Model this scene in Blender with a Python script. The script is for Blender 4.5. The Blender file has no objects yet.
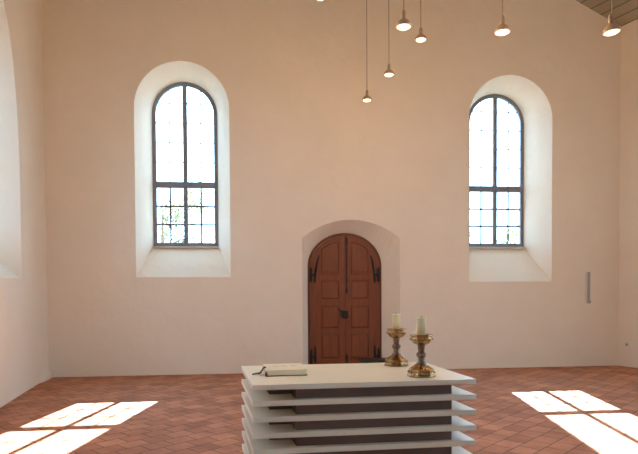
import bpy, bmesh, math, random
from mathutils import Vector, Matrix, noise
random.seed(7)
PI = math.pi
S = bpy.context.scene
COL = S.collection

# ------------------------------------------------------------------ materials
def mat(name, color, rough=0.6, metal=0.0, **kw):
    m = bpy.data.materials.new(name); m.use_nodes = True
    b = m.node_tree.nodes['Principled BSDF']
    b.inputs['Base Color'].default_value = (*color, 1)
    b.inputs['Roughness'].default_value = rough
    b.inputs['Metallic'].default_value = metal
    for k, v in kw.items(): b.inputs[k].default_value = v
    return m

def N(m, t, **kw):
    n = m.node_tree.nodes.new(t)
    for k, v in kw.items():
        if k in n.inputs: n.inputs[k].default_value = v
        else: setattr(n, k, v)
    return n

def L(m, a, b): m.node_tree.links.new(a, b)

def noisy(name, c1, c2, scale=4, rough=0.6, metal=0.0, bump=0.0, bscale=40, stretch=(1, 1, 1), bdist=0.01, **kw):
    m = mat(name, c1, rough, metal, **kw)
    b = m.node_tree.nodes['Principled BSDF']
    tc = N(m, 'ShaderNodeTexCoord'); mp = N(m, 'ShaderNodeMapping')
    mp.inputs['Scale'].default_value = stretch
    L(m, tc.outputs['Object'], mp.inputs['Vector'])
    nz = N(m, 'ShaderNodeTexNoise', Scale=scale, Detail=5.0, Roughness=0.6)
    L(m, mp.outputs[0], nz.inputs['Vector'])
    rp = N(m, 'ShaderNodeValToRGB')
    rp.color_ramp.elements[0].position = 0.3; rp.color_ramp.elements[1].position = 0.7
    rp.color_ramp.elements[0].color = (*c1, 1); rp.color_ramp.elements[1].color = (*c2, 1)
    L(m, nz.outputs[0], rp.inputs[0]); L(m, rp.outputs[0], b.inputs['Base Color'])
    if bump:
        n2 = N(m, 'ShaderNodeTexNoise', Scale=bscale, Detail=6.0)
        L(m, mp.outputs[0], n2.inputs['Vector'])
        bp = N(m, 'ShaderNodeBump', Strength=bump, Distance=bdist)
        L(m, n2.outputs[0], bp.inputs['Height']); L(m, bp.outputs[0], b.inputs['Normal'])
    return m

M = {}
M['plaster'] = noisy('lime_plaster', (0.77, 0.69, 0.575), (0.81, 0.73, 0.615), 1.3, 0.9, bump=0.35, bscale=5, bdist=0.03)
M['outer_plaster'] = noisy('outer_plaster', (0.75, 0.74, 0.70), (0.8, 0.79, 0.75), 2, 0.9)
M['altar'] = noisy('cream_lacquer', (0.82, 0.78, 0.66), (0.85, 0.80, 0.655), 3, 0.36, **{'Specular IOR Level': 1.0})
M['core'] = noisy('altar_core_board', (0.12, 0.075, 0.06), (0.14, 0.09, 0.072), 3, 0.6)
M['slate'] = noisy('slate_grey_frame_paint', (0.16, 0.185, 0.225), (0.19, 0.215, 0.255), 8, 0.5)
M['lead'] = mat('lead_bar', (0.10, 0.10, 0.11), 0.5, 0.3)
M['stone'] = noisy('window_ledge_stone', (0.5, 0.49, 0.46), (0.6, 0.59, 0.56), 12, 0.8)
M['iron'] = noisy('black_iron', (0.012, 0.011, 0.011), (0.03, 0.028, 0.027), 30, 0.5, 0.6)
M['steel'] = noisy('grey_steel', (0.30, 0.29, 0.27), (0.36, 0.35, 0.33), 30, 0.4, 0.0)
M['wood'] = noisy('door_oak', (0.15, 0.035, 0.008), (0.225, 0.056, 0.013), 3.5, 0.5, bump=0.15, bscale=10, stretch=(6, 6, 0.6), bdist=0.004)
M['wood_frame'] = noisy('door_frame_oak', (0.10, 0.028, 0.009), (0.15, 0.043, 0.014), 3.5, 0.55, stretch=(6, 6, 0.6))
M['gold'] = noisy('gilt_brass', (0.30, 0.165, 0.068), (0.42, 0.255, 0.115), 22, 0.25, 1.0, bump=0.25, bscale=60, bdist=0.004)
M['bronze'] = noisy('aged_bronze', (0.17, 0.10, 0.07), (0.30, 0.19, 0.13), 40, 0.35, 0.85, bump=0.6, bscale=90, bdist=0.004)
M['wax'] = noisy('cream_wax', (0.88, 0.75, 0.42), (0.90, 0.79, 0.48), 12, 0.45)
M['wick'] = mat('burnt_wick', (0.03, 0.025, 0.02), 0.9)
M['book_cover'] = noisy('cream_book_cover', (0.82, 0.74, 0.53), (0.86, 0.79, 0.60), 10, 0.5)
M['book_back'] = noisy('brown_book_back', (0.18, 0.09, 0.04), (0.23, 0.12, 0.06), 10, 0.6)
M['pages'] = noisy('page_edges', (0.88, 0.80, 0.58), (0.92, 0.85, 0.66), 4, 0.8, stretch=(1, 1, 120))
M['gilt_ink'] = mat('gold_ink', (0.55, 0.38, 0.12), 0.4, 0.3)
M['ribbon'] = mat('black_ribbon', (0.02, 0.018, 0.02), 0.7)
M['shade'] = noisy('satin_lamp_metal', (0.24, 0.175, 0.125), (0.29, 0.215, 0.155), 10, 0.4, 0.0)
M['cable'] = mat('brown_cable', (0.26, 0.19, 0.14), 0.7)
M['socket_white'] = mat('wall_socket_plastic', (0.62, 0.57, 0.52), 0.5)
M['socket_dark'] = mat('socket_hole', (0.30, 0.26, 0.22), 0.7)
M['black'] = noisy('black_stained_board', (0.012, 0.011, 0.011), (0.022, 0.02, 0.02), 10, 0.65)
M['bark'] = noisy('bark', (0.12, 0.09, 0.06), (0.2, 0.15, 0.1), 10, 0.9)
M['grass'] = noisy('gravel', (0.10, 0.11, 0.10), (0.13, 0.14, 0.125), 6, 0.95)

m = bpy.data.materials.new('lamp_glow'); m.use_nodes = True; nt = m.node_tree; nt.nodes.clear()
o = nt.nodes.new('ShaderNodeOutputMaterial'); e = nt.nodes.new('ShaderNodeEmission')
e.inputs[0].default_value = (1, 0.80, 0.50, 1); e.inputs[1].default_value = 4
nt.links.new(e.outputs[0], o.inputs[0]); M['glow'] = m

m = bpy.data.materials.new('window_glass'); m.use_nodes = True; nt = m.node_tree; nt.nodes.clear()
o = nt.nodes.new('ShaderNodeOutputMaterial'); mx = nt.nodes.new('ShaderNodeMixShader')
t = nt.nodes.new('ShaderNodeBsdfTransparent'); g = nt.nodes.new('ShaderNodeBsdfGlossy')
t.inputs[0].default_value = (0.95, 0.97, 0.97, 1); g.inputs['Roughness'].default_value = 0.02
mx.inputs[0].default_value = 0.06
nt.links.new(t.outputs[0], mx.inputs[1]); nt.links.new(g.outputs[0], mx.inputs[2]); nt.links.new(mx.outputs[0], o.inputs[0])
M['glass'] = m

m = bpy.data.materials.new('leaf'); m.use_nodes = True; nt = m.node_tree; nt.nodes.clear()
o = nt.nodes.new('ShaderNodeOutputMaterial'); mx = nt.nodes.new('ShaderNodeMixShader')
t = nt.nodes.new('ShaderNodeBsdfTranslucent'); g = nt.nodes.new('ShaderNodeBsdfDiffuse')
t.inputs[0].default_value = (0.20, 0.23, 0.11, 1); g.inputs[0].default_value = (0.13, 0.16, 0.08, 1); mx.inputs[0].default_value = 0.5
nt.links.new(t.outputs[0], mx.inputs[1]); nt.links.new(g.outputs[0], mx.inputs[2]); nt.links.new(mx.outputs[0], o.inputs[0])
M['leaf'] = m

# terracotta floor: square tiles laid on the diagonal, running joints
m = mat('terracotta_tiles', (0.4, 0.2, 0.12), 0.72); b = m.node_tree.nodes['Principled BSDF']
tc = N(m, 'ShaderNodeTexCoord'); mp = N(m, 'ShaderNodeMapping'); mp.inputs['Rotation'].default_value = (0, 0, math.radians(-41))
L(m, tc.outputs['Object'], mp.inputs['Vector'])
br = N(m, 'ShaderNodeTexBrick'); br.offset = 0.5; br.offset_frequency = 2; br.squash = 1
for k, v in {'Color1': (0.38, 0.152, 0.077, 1), 'Color2': (0.54, 0.245, 0.132, 1), 'Mortar': (0.10, 0.05, 0.034, 1), 'Scale': 1.0,
             'Mortar Size': 0.006, 'Mortar Smooth': 0.3, 'Bias': 0.0, 'Brick Width': 0.27, 'Row Height': 0.22}.items(): br.inputs[k].default_value = v
L(m, mp.outputs[0], br.inputs['Vector'])
nz = N(m, 'ShaderNodeTexNoise', Scale=2.2, Detail=6.0, Roughness=0.65); L(m, tc.outputs['Object'], nz.inputs['Vector'])
rp = N(m, 'ShaderNodeValToRGB'); rp.color_ramp.elements[0].position = 0.3; rp.color_ramp.elements[1].position = 0.72
rp.color_ramp.elements[0].color = (0.66, 0.60, 0.58, 1); rp.color_ramp.elements[1].color = (1.22, 1.22, 1.22, 1)
L(m, nz.outputs[0], rp.inputs[0])
mu = N(m, 'ShaderNodeMix', data_type='RGBA', blend_type='MULTIPLY'); mu.inputs[0].default_value = 1
L(m, br.outputs['Color'], mu.inputs[6]); L(m, rp.outputs[0], mu.inputs[7]); L(m, mu.outputs[2], b.inputs['Base Color'])
bp = N(m, 'ShaderNodeBump', Strength=0.5, Distance=0.006); bp.invert = True
L(m, br.outputs['Fac'], bp.inputs['Height']); L(m, bp.outputs[0], b.inputs['Normal'])
M['tiles'] = m

# ceiling boards
m = mat('ceiling_boards', (0.2, 0.17, 0.11), 0.75); b = m.node_tree.nodes['Principled BSDF']
tc = N(m, 'ShaderNodeTexCoord'); mp = N(m, 'ShaderNodeMapping'); mp.inputs['Rotation'].default_value = (0, 0, math.radians(90 - 19.5))
mp.vector_type = 'POINT'
mp.inputs['Rotation'].default_value = (0, 0, math.radians(70.5))
L(m, tc.outputs['Object'], mp.inputs['Vector'])
br = N(m, 'ShaderNodeTexBrick'); br.offset = 0.37
for k, v in {'Color1': (0.32, 0.285, 0.205, 1), 'Color2': (0.37, 0.33, 0.24, 1), 'Mortar': (0.15, 0.12, 0.085, 1), 'Scale': 1.0,
             'Mortar Size': 0.012, 'Mortar Smooth': 0.2, 'Brick Width': 4.5, 'Row Height': 0.2}.items(): br.inputs[k].default_value = v
L(m, mp.outputs[0], br.inputs['Vector']); L(m, br.outputs['Color'], b.inputs['Base Color'])
M['boards'] = m

# ------------------------------------------------------------------ helpers
def link(name, bm, material, parent=None, smooth=False, recalc=True):
    if recalc: bmesh.ops.recalc_face_normals(bm, faces=bm.faces)
    me = bpy.data.meshes.new(name); bm.to_mesh(me); bm.free()
    me.materials.append(material)
    if smooth:
        for p in me.polygons: p.use_smooth = True
    o = bpy.data.objects.new(name, me); COL.objects.link(o)
    if parent is not None: o.parent = parent
    return o

def tag(o, label=None, cat=None, group=None, kind=None):
    if label: o['label'] = label
    if cat: o['category'] = cat
    if group: o['group'] = group
    if kind: o['kind'] = kind
    return o

def thing(name, loc, label, cat, group=None, kind=None, rz=0.0):
    o = bpy.data.objects.new(name, None); COL.objects.link(o)
    o.empty_display_size = 0.1
    o.location = loc; o.rotation_euler = (0, 0, rz)
    return tag(o, label, cat, group, kind)

def box(bm, x0, x1, y0, y1, z0, z1, bev=0.0):
    r = bmesh.ops.create_cube(bm, size=1.0)
    vs = r['verts']
    for v in vs:
        v.co = Vector(((x0 + x1) / 2 + v.co.x * (x1 - x0), (y0 + y1) / 2 + v.co.y * (y1 - y0), (z0 + z1) / 2 + v.co.z * (z1 - z0)))
    if bev:
        es = list({e for v in vs for e in v.link_edges})
        bmesh.ops.bevel(bm, geom=es, offset=bev, segments=2, affect='EDGES', profile=0.5)

def bx(*a, bev=0.0):
    bm = bmesh.new(); box(bm, *a, bev=bev); return bm

def lathe(bm, prof, seg=32, cx=0, cy=0, lobes=None):
    rings = []
    for i, (z, r) in enumerate(prof):
        ring = []
        for k in range(seg):
            a = 2 * PI * k / seg
            rr = r
            if lobes:
                n, amp = lobes(i); rr = r * (1 + amp * abs(math.cos(n * a / 2)) - amp * 0.5) if n else r
            ring.append(bm.verts.new((cx + rr * math.cos(a), cy + rr * math.sin(a), z)))
        rings.append(ring)
    for a, b_ in zip(rings, rings[1:]):
        for k in range(seg): bm.faces.new((a[k], a[(k + 1) % seg], b_[(k + 1) % seg], b_[k]))
    bm.faces.new(rings[0][::-1]); bm.faces.new(rings[-1])

def tube(bm, pts, r, seg=8):
    pts = [Vector(p) for p in pts]; rings = []
    for i, p in enumerate(pts):
        d = (pts[min(i + 1, len(pts) - 1)] - pts[max(i - 1, 0)]).normalized()
        up = Vector((0, 0, 1)) if abs(d.z) < 0.9 else Vector((0, 1, 0))
        a = d.cross(up).normalized(); c = d.cross(a)
        rr = r[i] if isinstance(r, (list, tuple)) else r
        rings.append([bm.verts.new(p + a * rr * math.cos(2 * PI * k / seg) + c * rr * math.sin(2 * PI * k / seg)) for k in range(seg)])
    for a, b_ in zip(rings, rings[1:]):
        for k in range(seg): bm.faces.new((a[k], a[(k + 1) % seg], b_[(k + 1) % seg], b_[k]))
    bm.faces.new(rings[0][::-1]); bm.faces.new(rings[-1])

def arch(x0, x1, z0, zs, top, n=28):
    """closed outline: bottom left, bottom right, then over the arch from right to left"""
    cx = (x0 + x1) / 2; a = (x1 - x0) / 2; b_ = top - zs
    pts = [(x0, z0), (x1, z0)]
    for k in range(n + 1):
        t = PI * k / n
        pts.append((cx + a * math.cos(t), zs + b_ * math.sin(t)))
    return pts

def seg_arch(x0, x1, z0, zs, top, n=28):
    cx = (x0 + x1) / 2; a = (x1 - x0) / 2; s = top - zs
    R = (a * a + s * s) / (2 * s); t0 = math.asin(a / R)
    pts = [(x0, z0), (x1, z0)]
    for k in range(n + 1):
        t = t0 - 2 * t0 * k / n
        pts.append((cx + R * math.sin(t), top - R + R * math.cos(t)))
    return pts

class Frame:
    """wall-local axes: u along the wall, w outwards through it, z up"""
    def __init__(s, origin, e, n): s.o = Vector((*origin, 0)); s.e = Vector((*e, 0)).normalized(); s.n = Vector((*n, 0)).normalized()
    def __call__(s, u, w, z): return s.o + s.e * u + s.n * w + Vector((0, 0, z))

def fill(bm, loops):
    es = []
    for lp in loops:
        for i in range(len(lp)):
            e = bm.edges.get((lp[i], lp[(i + 1) % len(lp)])) or bm.edges.new((lp[i], lp[(i + 1) % len(lp)]))
            es.append(e)
    bmesh.ops.triangle_fill(bm, use_beauty=True, use_dissolve=False, edges=es)

def ring(bm, fr, pts, w): return [bm.verts.new(fr(u, w, z)) for u, z in pts]

def bridge(bm, a, b_):
    n = len(a)
    for k in range(n): bm.faces.new((a[k], a[(k + 1) % n], b_[(k + 1) % n], b_[k]))

def wall(name, fr, outline, openings, thick, label):
    """openings: lists of (outline points, depth) from the inner face to the outer face"""
    bm = bmesh.new()
    inner = ring(bm, fr, outline, 0); outer = ring(bm, fr, outline, thick)
    li, lo = [inner], [outer]
    for op in openings:
        rs = [ring(bm, fr, p, w) for p, w in op]
        for a, b_ in zip(rs, rs[1:]): bridge(bm, a, b_)
        li.append(rs[0])
        if abs(op[-1][1] - thick) < 1e-6: lo.append(rs[-1])
        else: fill(bm, [rs[-1]])
    fill(bm, li); fill(bm, lo); bridge(bm, inner, outer)
    o = link(name, bm, M['plaster'])
    return tag(o, label, 'wall', kind='structure')

def plate(bm, fr, outer, holes, w0, w1):
    """flat board with holes, between depths w0 and w1"""
    for w in (w0, w1): pass
    A = [ring(bm, fr, p, w0) for p in [outer] + holes]
    B = [ring(bm, fr, p, w1) for p in [outer] + holes]
    fill(bm, A); fill(bm, B)
    for a, b_ in zip(A, B): bridge(bm, a, b_)

def rect(u0, u1, z0, z1): return [(u0, z0), (u1, z0), (u1, z1), (u0, z1)]

# ------------------------------------------------------------------ room plan
YB = 10.8
XL, XR = -3.82, 7.215
TH = math.radians(19.5)
E_R = Vector((math.sin(TH), -math.cos(TH)))              # direction of right wall, eave and ridge
QN = Vector((math.cos(TH), math.sin(TH)))
XRIDGE = 1.45; SLOPE = 0.494; ZR = 6.771 + SLOPE * (XR - XRIDGE)
QR = QN.dot(Vector((XRIDGE, YB))); MS = SLOPE / math.cos(TH)
def zceil(x, y): return ZR - MS * abs(QN.dot(Vector((x, y))) - QR)

YREAR = -5.0
PL0 = Vector((XL, YB)); dl = Vector((0.31, -2.65)).normalized(); PL1 = PL0 + dl * ((YB - YREAR) / -dl.y)
PR0 = Vector((XR, YB)); PR1 = PR0 + E_R * 5.0; PR2 = Vector((PR1.x, YREAR))
TK = 0.95

def window_open(cx, z0, top, w_out, zi, topi, w_in, cxi=None, depth=0.70, ell=None):
    cxi = cx if cxi is None else cxi
    a, b_ = w_out / 2, w_in / 2
    zs_o = top - a if ell is None else ell[0]; zs_i = topi - b_ if ell is None else ell[1]
    p0 = arch(cx - a, cx + a, z0, zs_o, top)
    p1 = arch(cxi - b_, cxi + b_, zi, zs_i, topi)
    p2 = arch(cxi - b_ - 0.10, cxi + b_ + 0.10, zi - 0.06, zs_i, topi + 0.10)
    return [(p0, 0.0), (p1, depth), (p1, depth + 0.08), (p2, TK)]

# back wall
fb = Frame((0, YB), (1, 0), (0, 1))
opL = window_open(-1.384, 1.815, 5.79, 1.723, 2.424, 5.655, 1.259, cxi=-1.4225)
opR = window_open(4.94, 1.705, 5.745, 1.70, 2.425, 5.61, 1.24, cxi=4.92)
DN0 = seg_arch(0.82, 2.71, 0.0, 2.55, 2.895); DN1 = arch(0.945, 2.417, 0.0, 2.02, 2.675)
opD = [(DN0, 0.0), (DN1, 0.30), (DN1, 0.42)]
wall('wall_back', fb, [(XL, 0), (0.82, 0), (2.71, 0), (XR, 0), (XR, zceil(XR, YB)), (XRIDGE, ZR), (XL, zceil(XL, YB))][:1] +
     [(XR, 0), (XR, zceil(XR, YB)), (XRIDGE, ZR), (XL, zceil(XL, YB))], [opL, opR, [( [(u, z + 0.002) for u, z in p], w) for p, w in opD]], TK,
     'plastered gable end wall with two round-arched windows and the wooden door')
# left wall  (u runs from the back corner towards the viewer)
fl = Frame(PL0, dl, (dl.y, -dl.x))
LLEN = (PL1 - PL0).length
def lw_op(c): return window_open(c, 1.77, 5.78, 1.74, 2.42, 5.62, 1.26, ell=(3.2, 3.3))
wall('wall_left', fl, [(0, 0), (LLEN, 0), (LLEN, zceil(*PL1)), (0, zceil(*PL0))], [lw_op(2.45), lw_op(7.2)], TK,
     'plastered wall on the left with a deep window niche')
# right walls
f1 = Frame(PR0, E_R, QN)
def rw_op(c, t=5.70, w=1.72): return window_open(c, 1.75, t, w, 2.42, t - 0.14, w - 0.46)
wall('wall_right', f1, [(0, 0), (5, 0), (5, zceil(*PR1)), (0, zceil(*PR0))], [rw_op(2.9)], TK,
     'plastered wall at the right edge under the sloping boards')
f2 = Frame(PR1, (0, -1), (1, 0)); L2 = PR1.y - YREAR
wall('wall_right_front', f2, [(0, 0), (L2, 0), (L2, zceil(*PR2)), (0, zceil(*PR1))], [window_open(2.4, 0.25, 5.0, 3.0, 0.35, 4.86, 2.6), rw_op(6.2, 5.6, 1.72)], TK,
     'plastered wall of the right side nearer the viewer')
f3 = Frame((PL1.x, YREAR), (1, 0), (0, -1)); W3 = PR2.x - PL1.x
xr_rear = XRIDGE + E_R.x * ((YB - YREAR) / math.cos(TH))
wall('wall_rear', f3, [(0, 0), (W3, 0), (W3, zceil(*PR2))] + ([(xr_rear - PL1.x, ZR)] if PL1.x < xr_rear < PR2.x else []) + [(0, zceil(*PL1))],
     [window_open(5.2, 1.9, 6.0, 1.9, 2.4, 5.8, 1.5)], TK, 'plastered wall behind the viewer')

# floor
bm = bmesh.new()
pts = [(XL - 0.9, YB + 0.95), (XR + 0.9, YB + 0.95), (PR1.x + 0.9, PR1.y), (PR2.x + 0.9, YREAR - 0.5), (PL1.x - 0.9, YREAR - 0.5)]
top_ = [bm.verts.new((x, y, 0)) for x, y in pts]; bot = [bm.verts.new((x, y, -0.2)) for x, y in pts]
bm.faces.new(top_); bm.faces.new(bot[::-1]); bridge(bm, bot, top_)
tag(link('floor', bm, M['tiles']), 'terracotta tile floor laid on the diagonal with two sunlit patches', 'floor', kind='structure')

# ceiling: two boarded slopes with a ridge
bm = bmesh.new()
def cp(x, y, dz=0): return bm.verts.new((x, y, zceil(x, y) + dz))
ya, yb = YB + 0.95, YREAR - 0.5
ridge = lambda y: XRIDGE + E_R.x * ((YB - y) / math.cos(TH))
secR = [(ridge(ya), ya), (XR + 1.2, ya), (PR1.x + 2.0, PR1.y), (PR2.x + 2.0, yb), (ridge(yb), yb)]
if ridge(yb) > PR2.x + 2: secR[-1] = (PR2.x + 2, yb)
secL = [(ridge(ya), ya), (XL - 1.2, ya), (PL1.x - 1.2, yb), (ridge(yb), yb)]
for sec in (secR, secL):
    lo_ = [cp(x, y) for x, y in sec]; hi = [cp(x, y, 0.15) for x, y in sec]
    bm.faces.new(lo_); bm.faces.new(hi); bridge(bm, lo_, hi)
tag(link('ceiling', bm, M['boards']), 'sloping grey-brown boarded ceiling seen in the top right corner', 'ceiling', kind='structure')

# plaster foot crumbling at the left corner
bm = bmesh.new()
bmesh.ops.create_icosphere(bm, subdivisions=3, radius=1.0)
for v in bm.verts:
    n_ = noise.noise(v.co * 2.3)
    v.co = Vector((v.co.x * 0.05, v.co.y * 0.40, v.co.z * 0.20)) * (1 + 0.35 * n_)
    v.co += Vector((-3.77, 10.4, 0.02))
tag(link('trim_1', bm, M['plaster'], smooth=True), 'lump of flaking plaster at the foot of the left corner', 'plaster', kind='structure')

# ------------------------------------------------------------------ windows
def build_window(name, fr, cx, z0, top, w, ztr, label, depth=0.70, ell=None, cols=2):
    root = thing(name, fr(cx, depth, z0), label, 'window', kind='structure')
    r = w / 2; zs = top - r if ell is None else ell
    inv = Matrix.Translation(-root.location)
    def put(nm, bm, mt):
        bm.transform(inv); return link(nm, bm, mt, root)
    fw = 0.072; d0, d1 = depth, depth + 0.07
    x0, x1 = cx - r, cx + r
    bm = bmesh.new()
    plate(bm, fr, arch(x0, x1, z0, zs, top), [arch(x0 + fw, x1 - fw, z0 + 0.085, zs, top - fw)], d0, d1); put('frame', bm, M['slate'])
    bm = bmesh.new()
    plate(bm, fr, rect(cx - 0.042, cx + 0.042, z0 + 0.08, top - fw + 0.01), [], d0 + 0.006, d1 - 0.006); put('mullion', bm, M['slate'])
    bm = bmesh.new()
    plate(bm, fr, rect(x0 + fw - 0.01, x1 - fw + 0.01, ztr - 0.06, ztr + 0.06), [], d0 - 0.004, d1 - 0.004); put('transom', bm, M['slate'])
    bm = bmesh.new()
    plate(bm, fr, rect(x0 + 0.01, x1 - 0.01, z0 - 0.03, z0 + 0.012), [], d0 - 0.07, d0 + 0.02); put('ledge', bm, M['stone'])
    bar = 0.017; dm = depth + 0.035
    bm = bmesh.new()
    hw = (w / 2 - fw - 0.042)
    for s in (-1, 1):
        xc = cx + s * (0.042 + hw / 2)
        zt = zs + (top - fw - zs) * math.sqrt(max(0.0, 1 - ((xc - cx) / (r - fw)) ** 2))
        plate(bm, fr, rect(xc - bar, xc + bar, z0 + 0.08, ztr), [], dm - 0.008, dm + 0.008)
        plate(bm, fr, rect(xc - 0.009, xc + 0.009, ztr, zt), [], dm - 0.008, dm + 0.008)
    hz = [z0 + 0.085 + (ztr - 0.06 - z0 - 0.085) * k / 3 for k in (1, 2)] + [ztr + 0.06 + 0.385 * k for k in (1, 2, 3, 4)]
    for z in hz:
        if z > top - 0.2: continue
        half = r - fw if z < zs else (r - fw) * math.sqrt(max(0.0, 1 - ((z - zs) / (top - fw - zs)) ** 2))
        bb = bar if z < ztr else 0.009
        plate(bm, fr, rect(cx - half, cx + half, z - bb, z + bb), [], dm - 0.007, dm + 0.007)
    put('glazing_bars', bm, M['lead'])
    # four panes of leaded glass
    for s in (-1, 1):
        a, b_ = (cx - r + fw, cx - 0.042) if s < 0 else (cx + 0.042, cx + r - fw)
        bm = bmesh.new(); bm.faces.new(ring(bm, fr, rect(a, b_, z0 + 0.085, ztr - 0.06), dm)); put('pane', bm, M['glass'])
        pts = [(a, ztr + 0.06), (b_, ztr + 0.06)]
        n = 16
        for k in range(n + 1):
            u = b_ + (a - b_) * k / n
            q = max(0.0, 1 - ((u - cx) / (r - fw)) ** 2)
            pts.append((u, zs + (top - fw - zs) * math.sqrt(q)))
        bm = bmesh.new(); bm.faces.new(ring(bm, fr, pts, dm)); put('pane', bm, M['glass'])
    return root

build_window('window_1', fb, -1.4225, 2.424, 5.655, 1.259, 3.645, 'arched grey-framed window in the back wall left of the door')
build_window('window_2', fb, 4.92, 2.425, 5.61, 1.24, 3.645, 'arched grey-framed window in the back wall right of the door')
build_window('window_3', fl, 2.45, 2.42, 5.62, 1.26, 3.645, 'arched window deep in the niche of the left wall', ell=3.3)
build_window('added_window_4', fl, 7.2, 2.42, 5.62, 1.26, 3.645, 'added unseen arched window in the left wall, for fill light', ell=3.3)  # out of view, added to let more sky light into the room
build_window('added_window_5', f1, 2.9, 2.42, 5.56, 1.26, 3.645, 'added unseen arched window in the splayed right wall, for side light')  # unseen opening added for sky light from the right
build_window('added_window_6', f2, 2.4, 0.35, 4.86, 2.6, 3.0, 'added unseen tall wide window low in the right wall, for side light')  # added out of view so low side light reaches the slab ends
build_window('added_window_7', f2, 6.2, 2.42, 5.46, 1.26, 3.645, 'added unseen arched window in the right wall, second from the bend, for fill light')  # another unseen opening, added as fill from the right

build_window('added_window_8', f3, 5.2, 2.4, 5.8, 1.5, 3.645, 'added unseen arched window behind the viewer, for fill light')  # added behind the camera to brighten the back wall

# ------------------------------------------------------------------ door
door = thing('door_1', (1.685, YB + 0.30, 0), 'arched brown wooden double door with black iron fittings in the back wall', 'door', kind='structure')
dinv = Matrix.Translation(-door.location)
def dput(nm, bm, mt, parent=None, label=None):
    bm.transform(dinv); o = link(nm, bm, mt, parent or door)
    if label: o['label'] = label
    return o
DC = 1.685; DH = 0.735
bm = bmesh.new()
plate(bm, fb, arch(0.95, 2.412, 0.004, 2.02, 2.67), [arch(0.995, 2.367, 0.03, 2.02, 2.622)], 0.305, 0.40); dput('door_frame', bm, M['wood_frame'])
def half_arch(s, inset_c, inset_h, z0, zs, top, hw, n=16):
    """half of the arched door: s=-1 left leaf, s=1 right leaf"""
    pts = [(DC + s * inset_c, z0), (DC + s * (hw - inset_h), z0)]
    a = hw - inset_h
    for k in range(n + 1):
        t = (math.acos(min(1, inset_c / a))) * k / n
        pts.append((DC + s * a * math.cos(t), zs + (top - zs) * math.sin(t)))
    return pts
for s in (-1, 1):
    bm = bmesh.new()
    outer = half_arch(s, 0.003, 0.0, 0.012, 2.02, 2.62, 0.684)
    a0, a1 = (DC + s * 0.115, DC + s * 0.475)
    u0, u1 = min(a0, a1), max(a0, a1)
    ptop = [(a0, 1.85), (a1, 1.85)]
    for k in range(13):
        u = a1 + (a0 - a1) * k / 12
        ptop.append((u, 2.02 + 0.60 * math.sqrt(max(0, 1 - ((u - DC) / 0.684) ** 2)) - 0.10))
    holes = [ptop, rect(u0, u1, 1.38, 1.745), rect(u0, u1, 0.80, 1.245), rect(u0, u1, 0.20, 0.69)]
    plate(bm, fb, outer, holes, 0.318, 0.37)
    leaf = dput('door_leaf', bm, M['wood'])
    def lput(nm, bm, mt):
        bm.transform(dinv); return link(nm, bm, mt, leaf)
    for h in holes:
        cxh = sum(p[0] for p in h) / len(h); czh = sum(p[1] for p in h) / len(h)
        bm = bmesh.new()
        big = [((u - cxh) * 1.02 + cxh, (z - czh) * 1.02 + czh) for u, z in h]
        sm = [((u - cxh) * 0.80 + cxh, (z - czh) * 0.84 + czh) for u, z in h]
        a = ring(bm, fb, big, 0.342); c = ring(bm, fb, sm, 0.326)
        bridge(bm, a, c); fill(bm, [c]); lput('panel', bm, M['wood'])
    # upper hinge: knuckle by the frame and a curved strap following the arch
    def hinge(z0, z1, kz0, kz1, curve):
        bm = bmesh.new()
        pts = []
        for k in range(9):
            t = k / 8; z = z0 + (z1 - z0) * t
            pts.append(fb(DC + s * (0.595 - curve * t * t), 0.306, z))
        tube(bm, pts, [0.014, 0.02, 0.022, 0.024, 0.024, 0.022, 0.02, 0.016, 0.01], 8)
        tube(bm, [fb(DC + s * 0.672, 0.30, kz0), fb(DC + s * 0.672, 0.30, (kz0 + kz1) / 2), fb(DC + s * 0.672, 0.30, kz1)], [0.024, 0.03, 0.02], 10)
        zc = (kz0 + kz1) / 2
        tube(bm, [fb(DC + s * 0.68, 0.306, zc), fb(DC + s * 0.58, 0.306, zc)], 0.022, 8)
        lput('hinge', bm, M['iron'])
    hinge(1.70, 2.24, 1.72, 2.0, 0.085)
    hinge(0.14, 0.47, 0.10, 0.40, 0.0)
# long bolt rod on the right leaf near the meeting edge
bm = bmesh.new()
xb = DC + 0.034
tube(bm, [fb(xb, 0.305, 1.50), fb(xb, 0.305, 2.60)], 0.011, 8)
for z0, z1, r in ((2.44, 2.56, 0.022), (1.70, 1.80, 0.019), (1.50, 1.60, 0.024)):
    tube(bm, [fb(xb, 0.302, z0), fb(xb, 0.302, (z0 + z1) / 2), fb(xb, 0.302, z1)], [r * 0.8, r, r * 0.7], 8)
dput('bolt', bm, M['iron'])
bm = bmesh.new()
tube(bm, [fb(xb, 0.305, 0.03), fb(xb, 0.303, 0.22), fb(xb, 0.303, 0.29)], [0.012, 0.022, 0.014], 8)
dput('bolt', bm, M['iron'])
# lock case, plate and lever
bm = bmesh.new(); box(bm, DC - 0.06, DC + 0.055, YB + 0.285, YB + 0.318, 1.0, 1.15, bev=0.006)
lock = dput('lock', bm, M['iron'])
bm = bmesh.new(); box(bm, DC - 0.092, DC - 0.068, YB + 0.300, YB + 0.318, 1.02, 1.17, bev=0.004); dput('keyhole_plate', bm, M['iron'])
bm = bmesh.new()
tube(bm, [(DC - 0.08, YB + 0.318, 1.13), (DC - 0.08, YB + 0.262, 1.135)], 0.011, 8)
tube(bm, [(DC - 0.075, YB + 0.262, 1.13), (DC - 0.12, YB + 0.258, 1.17), (DC - 0.15, YB + 0.26, 1.20)], [0.013, 0.011, 0.009], 8)
dput('handle', bm, M['iron'])

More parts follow.
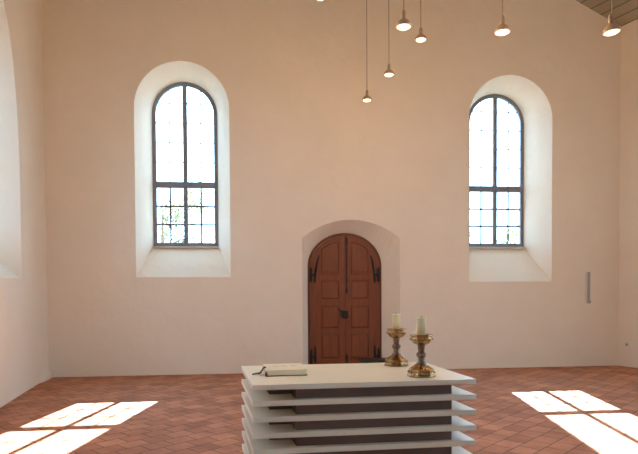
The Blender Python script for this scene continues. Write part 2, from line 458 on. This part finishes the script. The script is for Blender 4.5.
# low dark chest on the floor at the right of the door
r_ = thing('storage_chest', (2.15, 10.42, 0), 'low black chest on the floor in front of the right door leaf', 'chest')
def cput(nm, *a, bev=0.006, mt='black'): return link(nm, bx(*a, bev=bev), M[mt], r_)
cput('body', -0.28, 0.28, -0.17, 0.17, 0.03, 0.235)
cput('lid', -0.295, 0.295, -0.185, 0.185, 0.236, 0.27, bev=0.012)
for sx in (-1, 1):
    for sy in (-1, 1): cput('foot', sx * 0.24 - 0.025, sx * 0.24 + 0.025, sy * 0.13 - 0.025, sy * 0.13 + 0.025, 0.0, 0.031, bev=0.003)

# ------------------------------------------------------------------ altar
AX0, AX1, AY0, AY1, AH = -0.777, 0.797, -0.488, 0.488, 0.95
altar = thing('altar_table', (0.676, 4.345, 0), 'cream altar table of stacked horizontal slabs in the foreground', 'altar', rz=math.radians(1.6))
def skew(bm):                                             # the table is slightly out of square
    for v in bm.verts: v.co.x -= 0.08 * v.co.y
    return bm
for k in range(9):
    zt = AH - 0.1095 * k
    link('slab', skew(bx(AX0, AX1, AY0, AY1, zt - 0.037, zt, bev=0.0025)), M['altar'], altar)
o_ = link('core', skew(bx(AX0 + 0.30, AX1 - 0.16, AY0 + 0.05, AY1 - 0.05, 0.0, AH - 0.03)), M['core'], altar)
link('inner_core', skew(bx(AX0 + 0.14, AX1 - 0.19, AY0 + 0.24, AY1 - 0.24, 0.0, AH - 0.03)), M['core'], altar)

# ------------------------------------------------------------------ candlesticks and candles
def candlestick(x, y, label, clabel, tall, rz):
    z0 = AH
    t = thing('candlestick', (x, y, z0), label, 'candlestick', 'gilt candlesticks on the altar', rz=rz)
    lob = lambda i: (8, 0.09)
    bm = bmesh.new()
    lathe(bm, [(0.0, 0.098), (0.010, 0.101), (0.016, 0.094), (0.020, 0.090), (0.044, 0.088), (0.050, 0.092), (0.056, 0.086), (0.066, 0.070), (0.078, 0.052), (0.088, 0.040)], 64, lobes=lob)
    link('base', bm, M['gold'], t, smooth=True)
    bm = bmesh.new()
    lathe(bm, [(0.086, 0.042), (0.094, 0.036), (0.100, 0.037), (0.104, 0.027), (0.120, 0.025), (0.143, 0.024)], 24)
    lathe(bm, [(0.174, 0.023), (0.20, 0.025), (0.222, 0.027), (0.232, 0.031)], 24)
    link('stem', bm, M['bronze'], t, smooth=True)
    bm = bmesh.new()
    lathe(bm, [(0.140, 0.026), (0.147, 0.033), (0.158, 0.037), (0.169, 0.034), (0.176, 0.026)], 40, lobes=lambda i: (6, 0.12))
    link('knob', bm, M['bronze'], t, smooth=True)
    bm = bmesh.new()
    lathe(bm, [(0.230, 0.033), (0.240, 0.052), (0.250, 0.063), (0.262, 0.069), (0.272, 0.080), (0.281, 0.079), (0.287, 0.073), (0.296, 0.079), (0.303, 0.081), (0.307, 0.078), (0.304, 0.068), (0.294, 0.040)], 64,
          lobes=lambda i: (12, 0.05) if i < 9 else (0, 0))
    link('drip_pan', bm, M['gold'], t, smooth=True)
    for r_b, z_b, n_b, q_b in ((0.079, 0.272, 12, 0.008), (0.094, 0.032, 8, 0.009)):
        for k in range(n_b):
            a = 2 * PI * (k + 0.5 * (n_b == 12)) / n_b
            bm = bmesh.new()
            bmesh.ops.create_icosphere(bm, subdivisions=2, radius=q_b, matrix=Matrix.Translation((r_b * math.cos(a), r_b * math.sin(a), z_b)))
            link('bead', bm, M['gold'], t, smooth=True)
    c = thing('candle', (x, y, z0 + 0.2945), clabel, 'candle', 'candles on the altar')
    bm = bmesh.new(); h = tall
    lathe(bm, [(0, 0.034), (h * 0.5, 0.0343), (h - 0.005, 0.0345), (h, 0.033), (h - 0.003, 0.026), (h - 0.010, 0.010)], 28)
    for v in bm.verts:
        if v.co.z > h * 0.7: v.co.z += 0.004 * noise.noise(Vector((v.co.x * 60, v.co.y * 60, 3.1 + x))) + 0.09 * v.co.x * (1 if x < 1.17 else -0.4)
    link('wax', bm, M['wax'], c, smooth=True)
    bm = bmesh.new(); tube(bm, [(0, 0, h - 0.014), (0.001, 0, h), (0.004, 0, h + 0.010)], 0.0018, 6); link('wick', bm, M['wick'], c)
candlestick(1.14, 4.667, 'gilt candlestick at the back edge of the altar, farther from the viewer', 'unlit cream candle in the rear candlestick', 0.135, 0.1)
candlestick(1.178, 4.062, 'gilt candlestick on the altar, the one nearer the viewer', 'unlit cream candle in the front candlestick', 0.135, 0.4)

# ------------------------------------------------------------------ book
bk = thing('book', (0.190, 4.385, AH), 'thick cream book lying closed on the left of the altar', 'book', rz=math.radians(3))
bk.scale = (0.98, 0.95, 1.1)
link('back_cover', bx(-0.157, 0.157, -0.195, 0.195, 0.0, 0.006, bev=0.001), M['book_back'], bk)
link('pages', bx(-0.146, 0.148, -0.188, 0.188, 0.0055, 0.0365, bev=0.003), M['pages'], bk)
link('front_cover', bx(-0.157, 0.155, -0.193, 0.193, 0.036, 0.041, bev=0.0015), M['book_cover'], bk)
bm = bmesh.new()
for k in range(12):
    a = PI * k / 12 - PI / 2
    a2 = PI * (k + 1) / 12 - PI / 2
    vs = [bm.verts.new((-0.152 - 0.010 * math.cos(q), y, 0.0205 + 0.0200 * math.sin(q))) for q in (a, a2) for y in (-0.193, 0.193)]
    bm.faces.new((vs[0], vs[1], vs[3], vs[2]))
bmesh.ops.remove_doubles(bm, verts=bm.verts, dist=1e-5)
link('spine', bm, M['book_cover'], bk, smooth=True)
for cxw in (-0.065, 0.005, 0.075):                       # three short worn gilt words, unreadable
    bm = bmesh.new()
    box(bm, cxw - 0.026, cxw + 0.026, 0.0335, 0.0365, 0.0408, 0.0413)
    xw = cxw - 0.024
    while xw < cxw + 0.022:
        hgt = random.choice((0.022, 0.03, 0.03, 0.04))
        box(bm, xw, xw + 0.004, 0.035, 0.035 + hgt, 0.0408, 0.0414)
        if random.random() < 0.6: box(bm, xw, xw + 0.009, 0.035 + hgt - 0.006, 0.035 + hgt, 0.0408, 0.0414)
        xw += 0.0115
    link('lettering', bm, M['gilt_ink'], bk)
bm = bmesh.new()
path = [(-0.150, -0.055, 0.044), (-0.165, -0.058, 0.043), (-0.176, -0.064, 0.030), (-0.19, -0.072, 0.013), (-0.205, -0.078, 0.006), (-0.222, -0.084, 0.008), (-0.238, -0.088, 0.005), (-0.256, -0.092, 0.0035)]
rr_ = [0.022, 0.030, 0.034, 0.030, 0.024, 0.014, 0.018, 0.014]
L_, R_ = [], []
for (px_, py_, pz_), w_ in zip(path, rr_):
    L_.append((bm.verts.new((px_, py_ - w_, pz_)), bm.verts.new((px_, py_ - w_, pz_ + 0.006))))
    R_.append((bm.verts.new((px_, py_ + w_, pz_)), bm.verts.new((px_, py_ + w_, pz_ + 0.006))))
for i in range(len(path) - 1):
    bm.faces.new((L_[i][1], R_[i][1], R_[i + 1][1], L_[i + 1][1])); bm.faces.new((L_[i][0], L_[i + 1][0], R_[i + 1][0], R_[i][0]))
    bm.faces.new((L_[i][0], L_[i][1], L_[i + 1][1], L_[i + 1][0])); bm.faces.new((R_[i][0], R_[i + 1][0], R_[i + 1][1], R_[i][1]))
link('ribbon', bm, M['ribbon'], bk)

# ------------------------------------------------------------------ pendant lamps
G = 'pendant lamps hanging from the ceiling'
def make_pendant():
    t = thing('pendant_lamp', (0, 0, 0), 'x', 'lamp', G)
    bm = bmesh.new()       # origin: centre of the glowing face
    lathe(bm, [(-0.004, 0.081), (0.012, 0.083), (0.03, 0.076), (0.055, 0.055), (0.072, 0.036), (0.08, 0.026)], 40)
    link('lamp_shade', bm, M['shade'], t, smooth=True)
    bm = bmesh.new(); lathe(bm, [(0.078, 0.022), (0.082, 0.024), (0.15, 0.023), (0.158, 0.018), (0.172, 0.012), (0.176, 0.006)], 24)
    link('socket', bm, M['shade'], t, smooth=True)
    bm = bmesh.new(); lathe(bm, [(-0.026, 0.012), (-0.024, 0.032), (-0.018, 0.052), (-0.008, 0.067), (0.002, 0.073)], 40)
    link('bulb', bm, M['glow'], t, smooth=True)
    return t
lamps = [((1.816, 9.447, 4.728), 'small pendant lamp hanging lowest in the photo, first left of the other four clustered lamps', 0, 0),
         ((1.966, 8.478, 4.795), 'small pendant lamp second lowest, just right of the lowest one', 0, 0),
         ((1.461, 5.649, 4.209), 'large pendant lamp in the cluster, hanging highest above the small ones', 0, 0),
         ((2.223, 7.674, 4.98), 'pendant lamp just right of and below the large lamp of the cluster', 0, 0),
         ((2.441, 5.544, 4.149), 'pendant lamp hanging alone above the right window', 0, 0),
         ((3.308, 5.09, 3.984), 'pendant lamp hanging in front of the sloping boards at top right', 8, -6),
         ((3.4, 4.5, 6.7), 'added pendant fill lamp, out of view high above the right end of the altar', 0, 0),  # this lamp and the next two are added unseen to warm the upper wall
         ((-0.4, 4.7, 6.7), 'added pendant fill lamp, out of view high above the left end of the altar', 0, 0),
         ((1.5, 4.9, 6.9), 'added pendant fill lamp, out of view high above the middle of the altar', 0, 0),
         ((0.681, 6.154, 4.72), 'pendant lamp cut off by the top edge left of the cluster', 0, 0)]
proto = make_pendant()
for i, (p, lab, tx, ty) in enumerate(lamps):
    if i == 0: r = proto
    else:
        r = proto.copy(); COL.objects.link(r)
        for ch in list(proto.children):
            if ch.name.startswith(('cable', 'lamp_light')): continue
            c = ch.copy(); COL.objects.link(c); c.parent = r
    r.location = p; r['label'] = lab; r.scale = (0.94,) * 3
    r.rotation_euler = (0, math.radians(ty), 0)
    zc = (zceil(p[0], p[1]) - p[2]) / 0.94
    bm = bmesh.new(); tube(bm, [(0, 0, 0.17), (0, 0, zc / 2), (0, 0, zc + 0.02)], 0.0065, 6)
    cab = link('cable', bm, M['cable'], r); cab.rotation_euler = (0, -math.radians(ty), 0)
    ld = bpy.data.lights.new('lamp_light', 'POINT'); ld.energy = 4 if p[1] > 9 else 9 if p[1] > 7.5 else 41 if p[2] < 5.5 else 40; ld.color = (1, 0.64, 0.32) if p[2] < 5.5 else (1, 0.55, 0.22); ld.shadow_soft_size = 0.03
    lo = bpy.data.objects.new('lamp_light', ld); COL.objects.link(lo); lo.parent = r; lo.location = (0, 0, -0.062)

# ------------------------------------------------------------------ wall fittings
w_ = thing('wall_strip', (6.548, YB, 1.575), 'slim upright grey metal strip on the back wall right of the right window', 'wall fitting')
link('plate', bx(-0.012, 0.04, -0.030, 0.0, -0.315, 0.315, bev=0.004), M['steel'], w_)
link('edge_rail', bx(-0.045, -0.0125, -0.018, 0.0, -0.315, 0.30, bev=0.003), M['socket_white'], w_)['label'] = 'pale edge of the strip'
link('foot', bx(0.0405, 0.062, -0.024, 0.0, -0.31, -0.25, bev=0.003), M['steel'], w_)

s_ = PR0 + E_R * 0.19
w_ = thing('wall_socket', (s_.x, s_.y, 0.44), 'small pale socket low on the right wall near the corner', 'socket', rz=math.radians(19.5 + 90 - 180))
link('cover_plate', bx(-0.04, 0.04, -0.0, 0.012, -0.04, 0.04, bev=0.004), M['socket_white'], w_)
bm = bmesh.new(); lathe(bm, [(0, 0.022), (0.003, 0.02)], 20); bm.transform(Matrix.Translation((0, 0.0145, 0)) @ Matrix.Rotation(math.radians(90), 4, 'X'))
link('socket_face', bm, M['socket_dark'], w_)
w_.rotation_euler = (0, 0, math.radians(19.5) + PI / 2)

# ------------------------------------------------------------------ outdoors
bm = bmesh.new()
for v in ((-60, -30), (60, -30), (60, 90), (-60, 90)): bm.verts.new((*v, -0.45))
bm.faces.new(bm.verts[:])
g_ = bmesh.ops.extrude_face_region(bm, geom=bm.faces[:]); bmesh.ops.translate(bm, vec=(0, 0, -0.3), verts=[v for v in g_['geom'] if isinstance(v, bmesh.types.BMVert)])
tag(link('ground', bm, M['grass']), 'grey gravel yard outside the chapel windows', 'ground', kind='structure')

def tree(loc, h, crown, n, label, seed):
    rnd = random.Random(seed)
    t = thing('tree', loc, label, 'tree', 'trees outside the back windows')
    bm = bmesh.new(); tube(bm, [(0, 0, 0), (0.05, 0.02, h * 0.35), (-0.04, 0.05, h * 0.6), (0, 0, h * 0.9)], [0.20, 0.15, 0.10, 0.03], 10)
    for k in range(9):
        a = rnd.uniform(0, 2 * PI); z = h * rnd.uniform(0.35, 0.7); l = crown * rnd.uniform(0.6, 1.0)
        tube(bm, [(0, 0, z), (l * 0.5 * math.cos(a), l * 0.5 * math.sin(a), z + 0.3 * l), (l * math.cos(a), l * math.sin(a), z + 0.75 * l)], [0.06, 0.04, 0.012], 6)
    link('trunk', bm, M['bark'], t)
    bm = bmesh.new()
    blobs = [(Vector((rnd.gauss(0, crown * 0.45), rnd.gauss(0, crown * 0.45), h * rnd.uniform(0.45, 1.0))), crown * rnd.uniform(0.25, 0.45)) for _ in range(26)]
    for _ in range(n):
        c, r = rnd.choice(blobs)
        d = Vector((rnd.gauss(0, 1), rnd.gauss(0, 1), rnd.gauss(0, 1))).normalized() * r * rnd.random() ** 0.4
        p = c + d; a = Vector((rnd.gauss(0, 1), rnd.gauss(0, 1), rnd.gauss(0, 1))).normalized(); b_ = a.orthogonal().normalized()
        q = rnd.uniform(0.06, 0.11); c2 = a.cross(b_)
        vs = [bm.verts.new(p + b_ * q), bm.verts.new(p + c2 * q * 0.5 + a * q * 0.15), bm.verts.new(p - b_ * q), bm.verts.new(p - c2 * q * 0.5 + a * q * 0.15)]
        bm.faces.new(vs)
    link('foliage', bm, M['leaf'], t, recalc=False)
tree((-3.9, 24.0, -0.45), 5.7, 1.9, 2500, 'leafy tree outside, seen through the lower left panes of the left window', 3)
tree((11.6, 25.0, -0.45), 4.6, 1.2, 800, 'small tree outside, barely seen through the lower panes of the right window', 5)

# ------------------------------------------------------------------ light
w = bpy.data.worlds.new('sky'); S.world = w; w.use_nodes = True
bgn = w.node_tree.nodes['Background']; bgn.inputs[0].default_value = (0.44, 0.74, 1.04, 1); bgn.inputs[1].default_value = 11.2
sd = bpy.data.lights.new('sun', 'SUN'); sd.energy = 46; sd.color = (1, 0.97, 0.92); sd.angle = math.radians(0.55)
so = bpy.data.objects.new('sun', sd); COL.objects.link(so)
so.rotation_euler = Vector((-0.175, -1, -0.773)).to_track_quat('-Z', 'Y').to_euler()
so.location = (4, 25, 20)

# ------------------------------------------------------------------ camera
yaw, pit, rol = math.radians(6.0), math.radians(1.5), math.radians(0.32)
F = Vector((math.sin(yaw) * math.cos(pit), math.cos(yaw) * math.cos(pit), -math.sin(pit)))
R0 = Vector((math.cos(yaw), -math.sin(yaw), 0)); U0 = R0.cross(F)
R = R0 * math.cos(rol) - U0 * math.sin(rol); U = U0 * math.cos(rol) + R0 * math.sin(rol)
cd = bpy.data.cameras.new('camera'); cd.sensor_fit = 'HORIZONTAL'; cd.sensor_width = 36
FP = 570.0
cd.lens = FP / 638 * 36
cd.shift_y = (288 + FP * math.tan(pit) - 227) / 638
cd.clip_end = 300
co = bpy.data.objects.new('camera', cd); COL.objects.link(co)
mw = Matrix.Identity(4)
for i in range(3): mw[i][0], mw[i][1], mw[i][2] = R[i], U[i], -F[i]
mw[0][3], mw[1][3], mw[2][3] = 0, 0, 1.6
co.matrix_world = mw
S.camera = co

vs = S.view_settings
vs.view_transform = 'Standard'; vs.look = 'None'; vs.gamma = 1; vs.use_curve_mapping = False
vs.exposure = 0.09
S.cycles.max_bounces = 14; S.cycles.diffuse_bounces = 8; S.cycles.transparent_max_bounces = 12
S.cycles.use_denoising = True
S.cycles.sample_clamp_indirect = 12
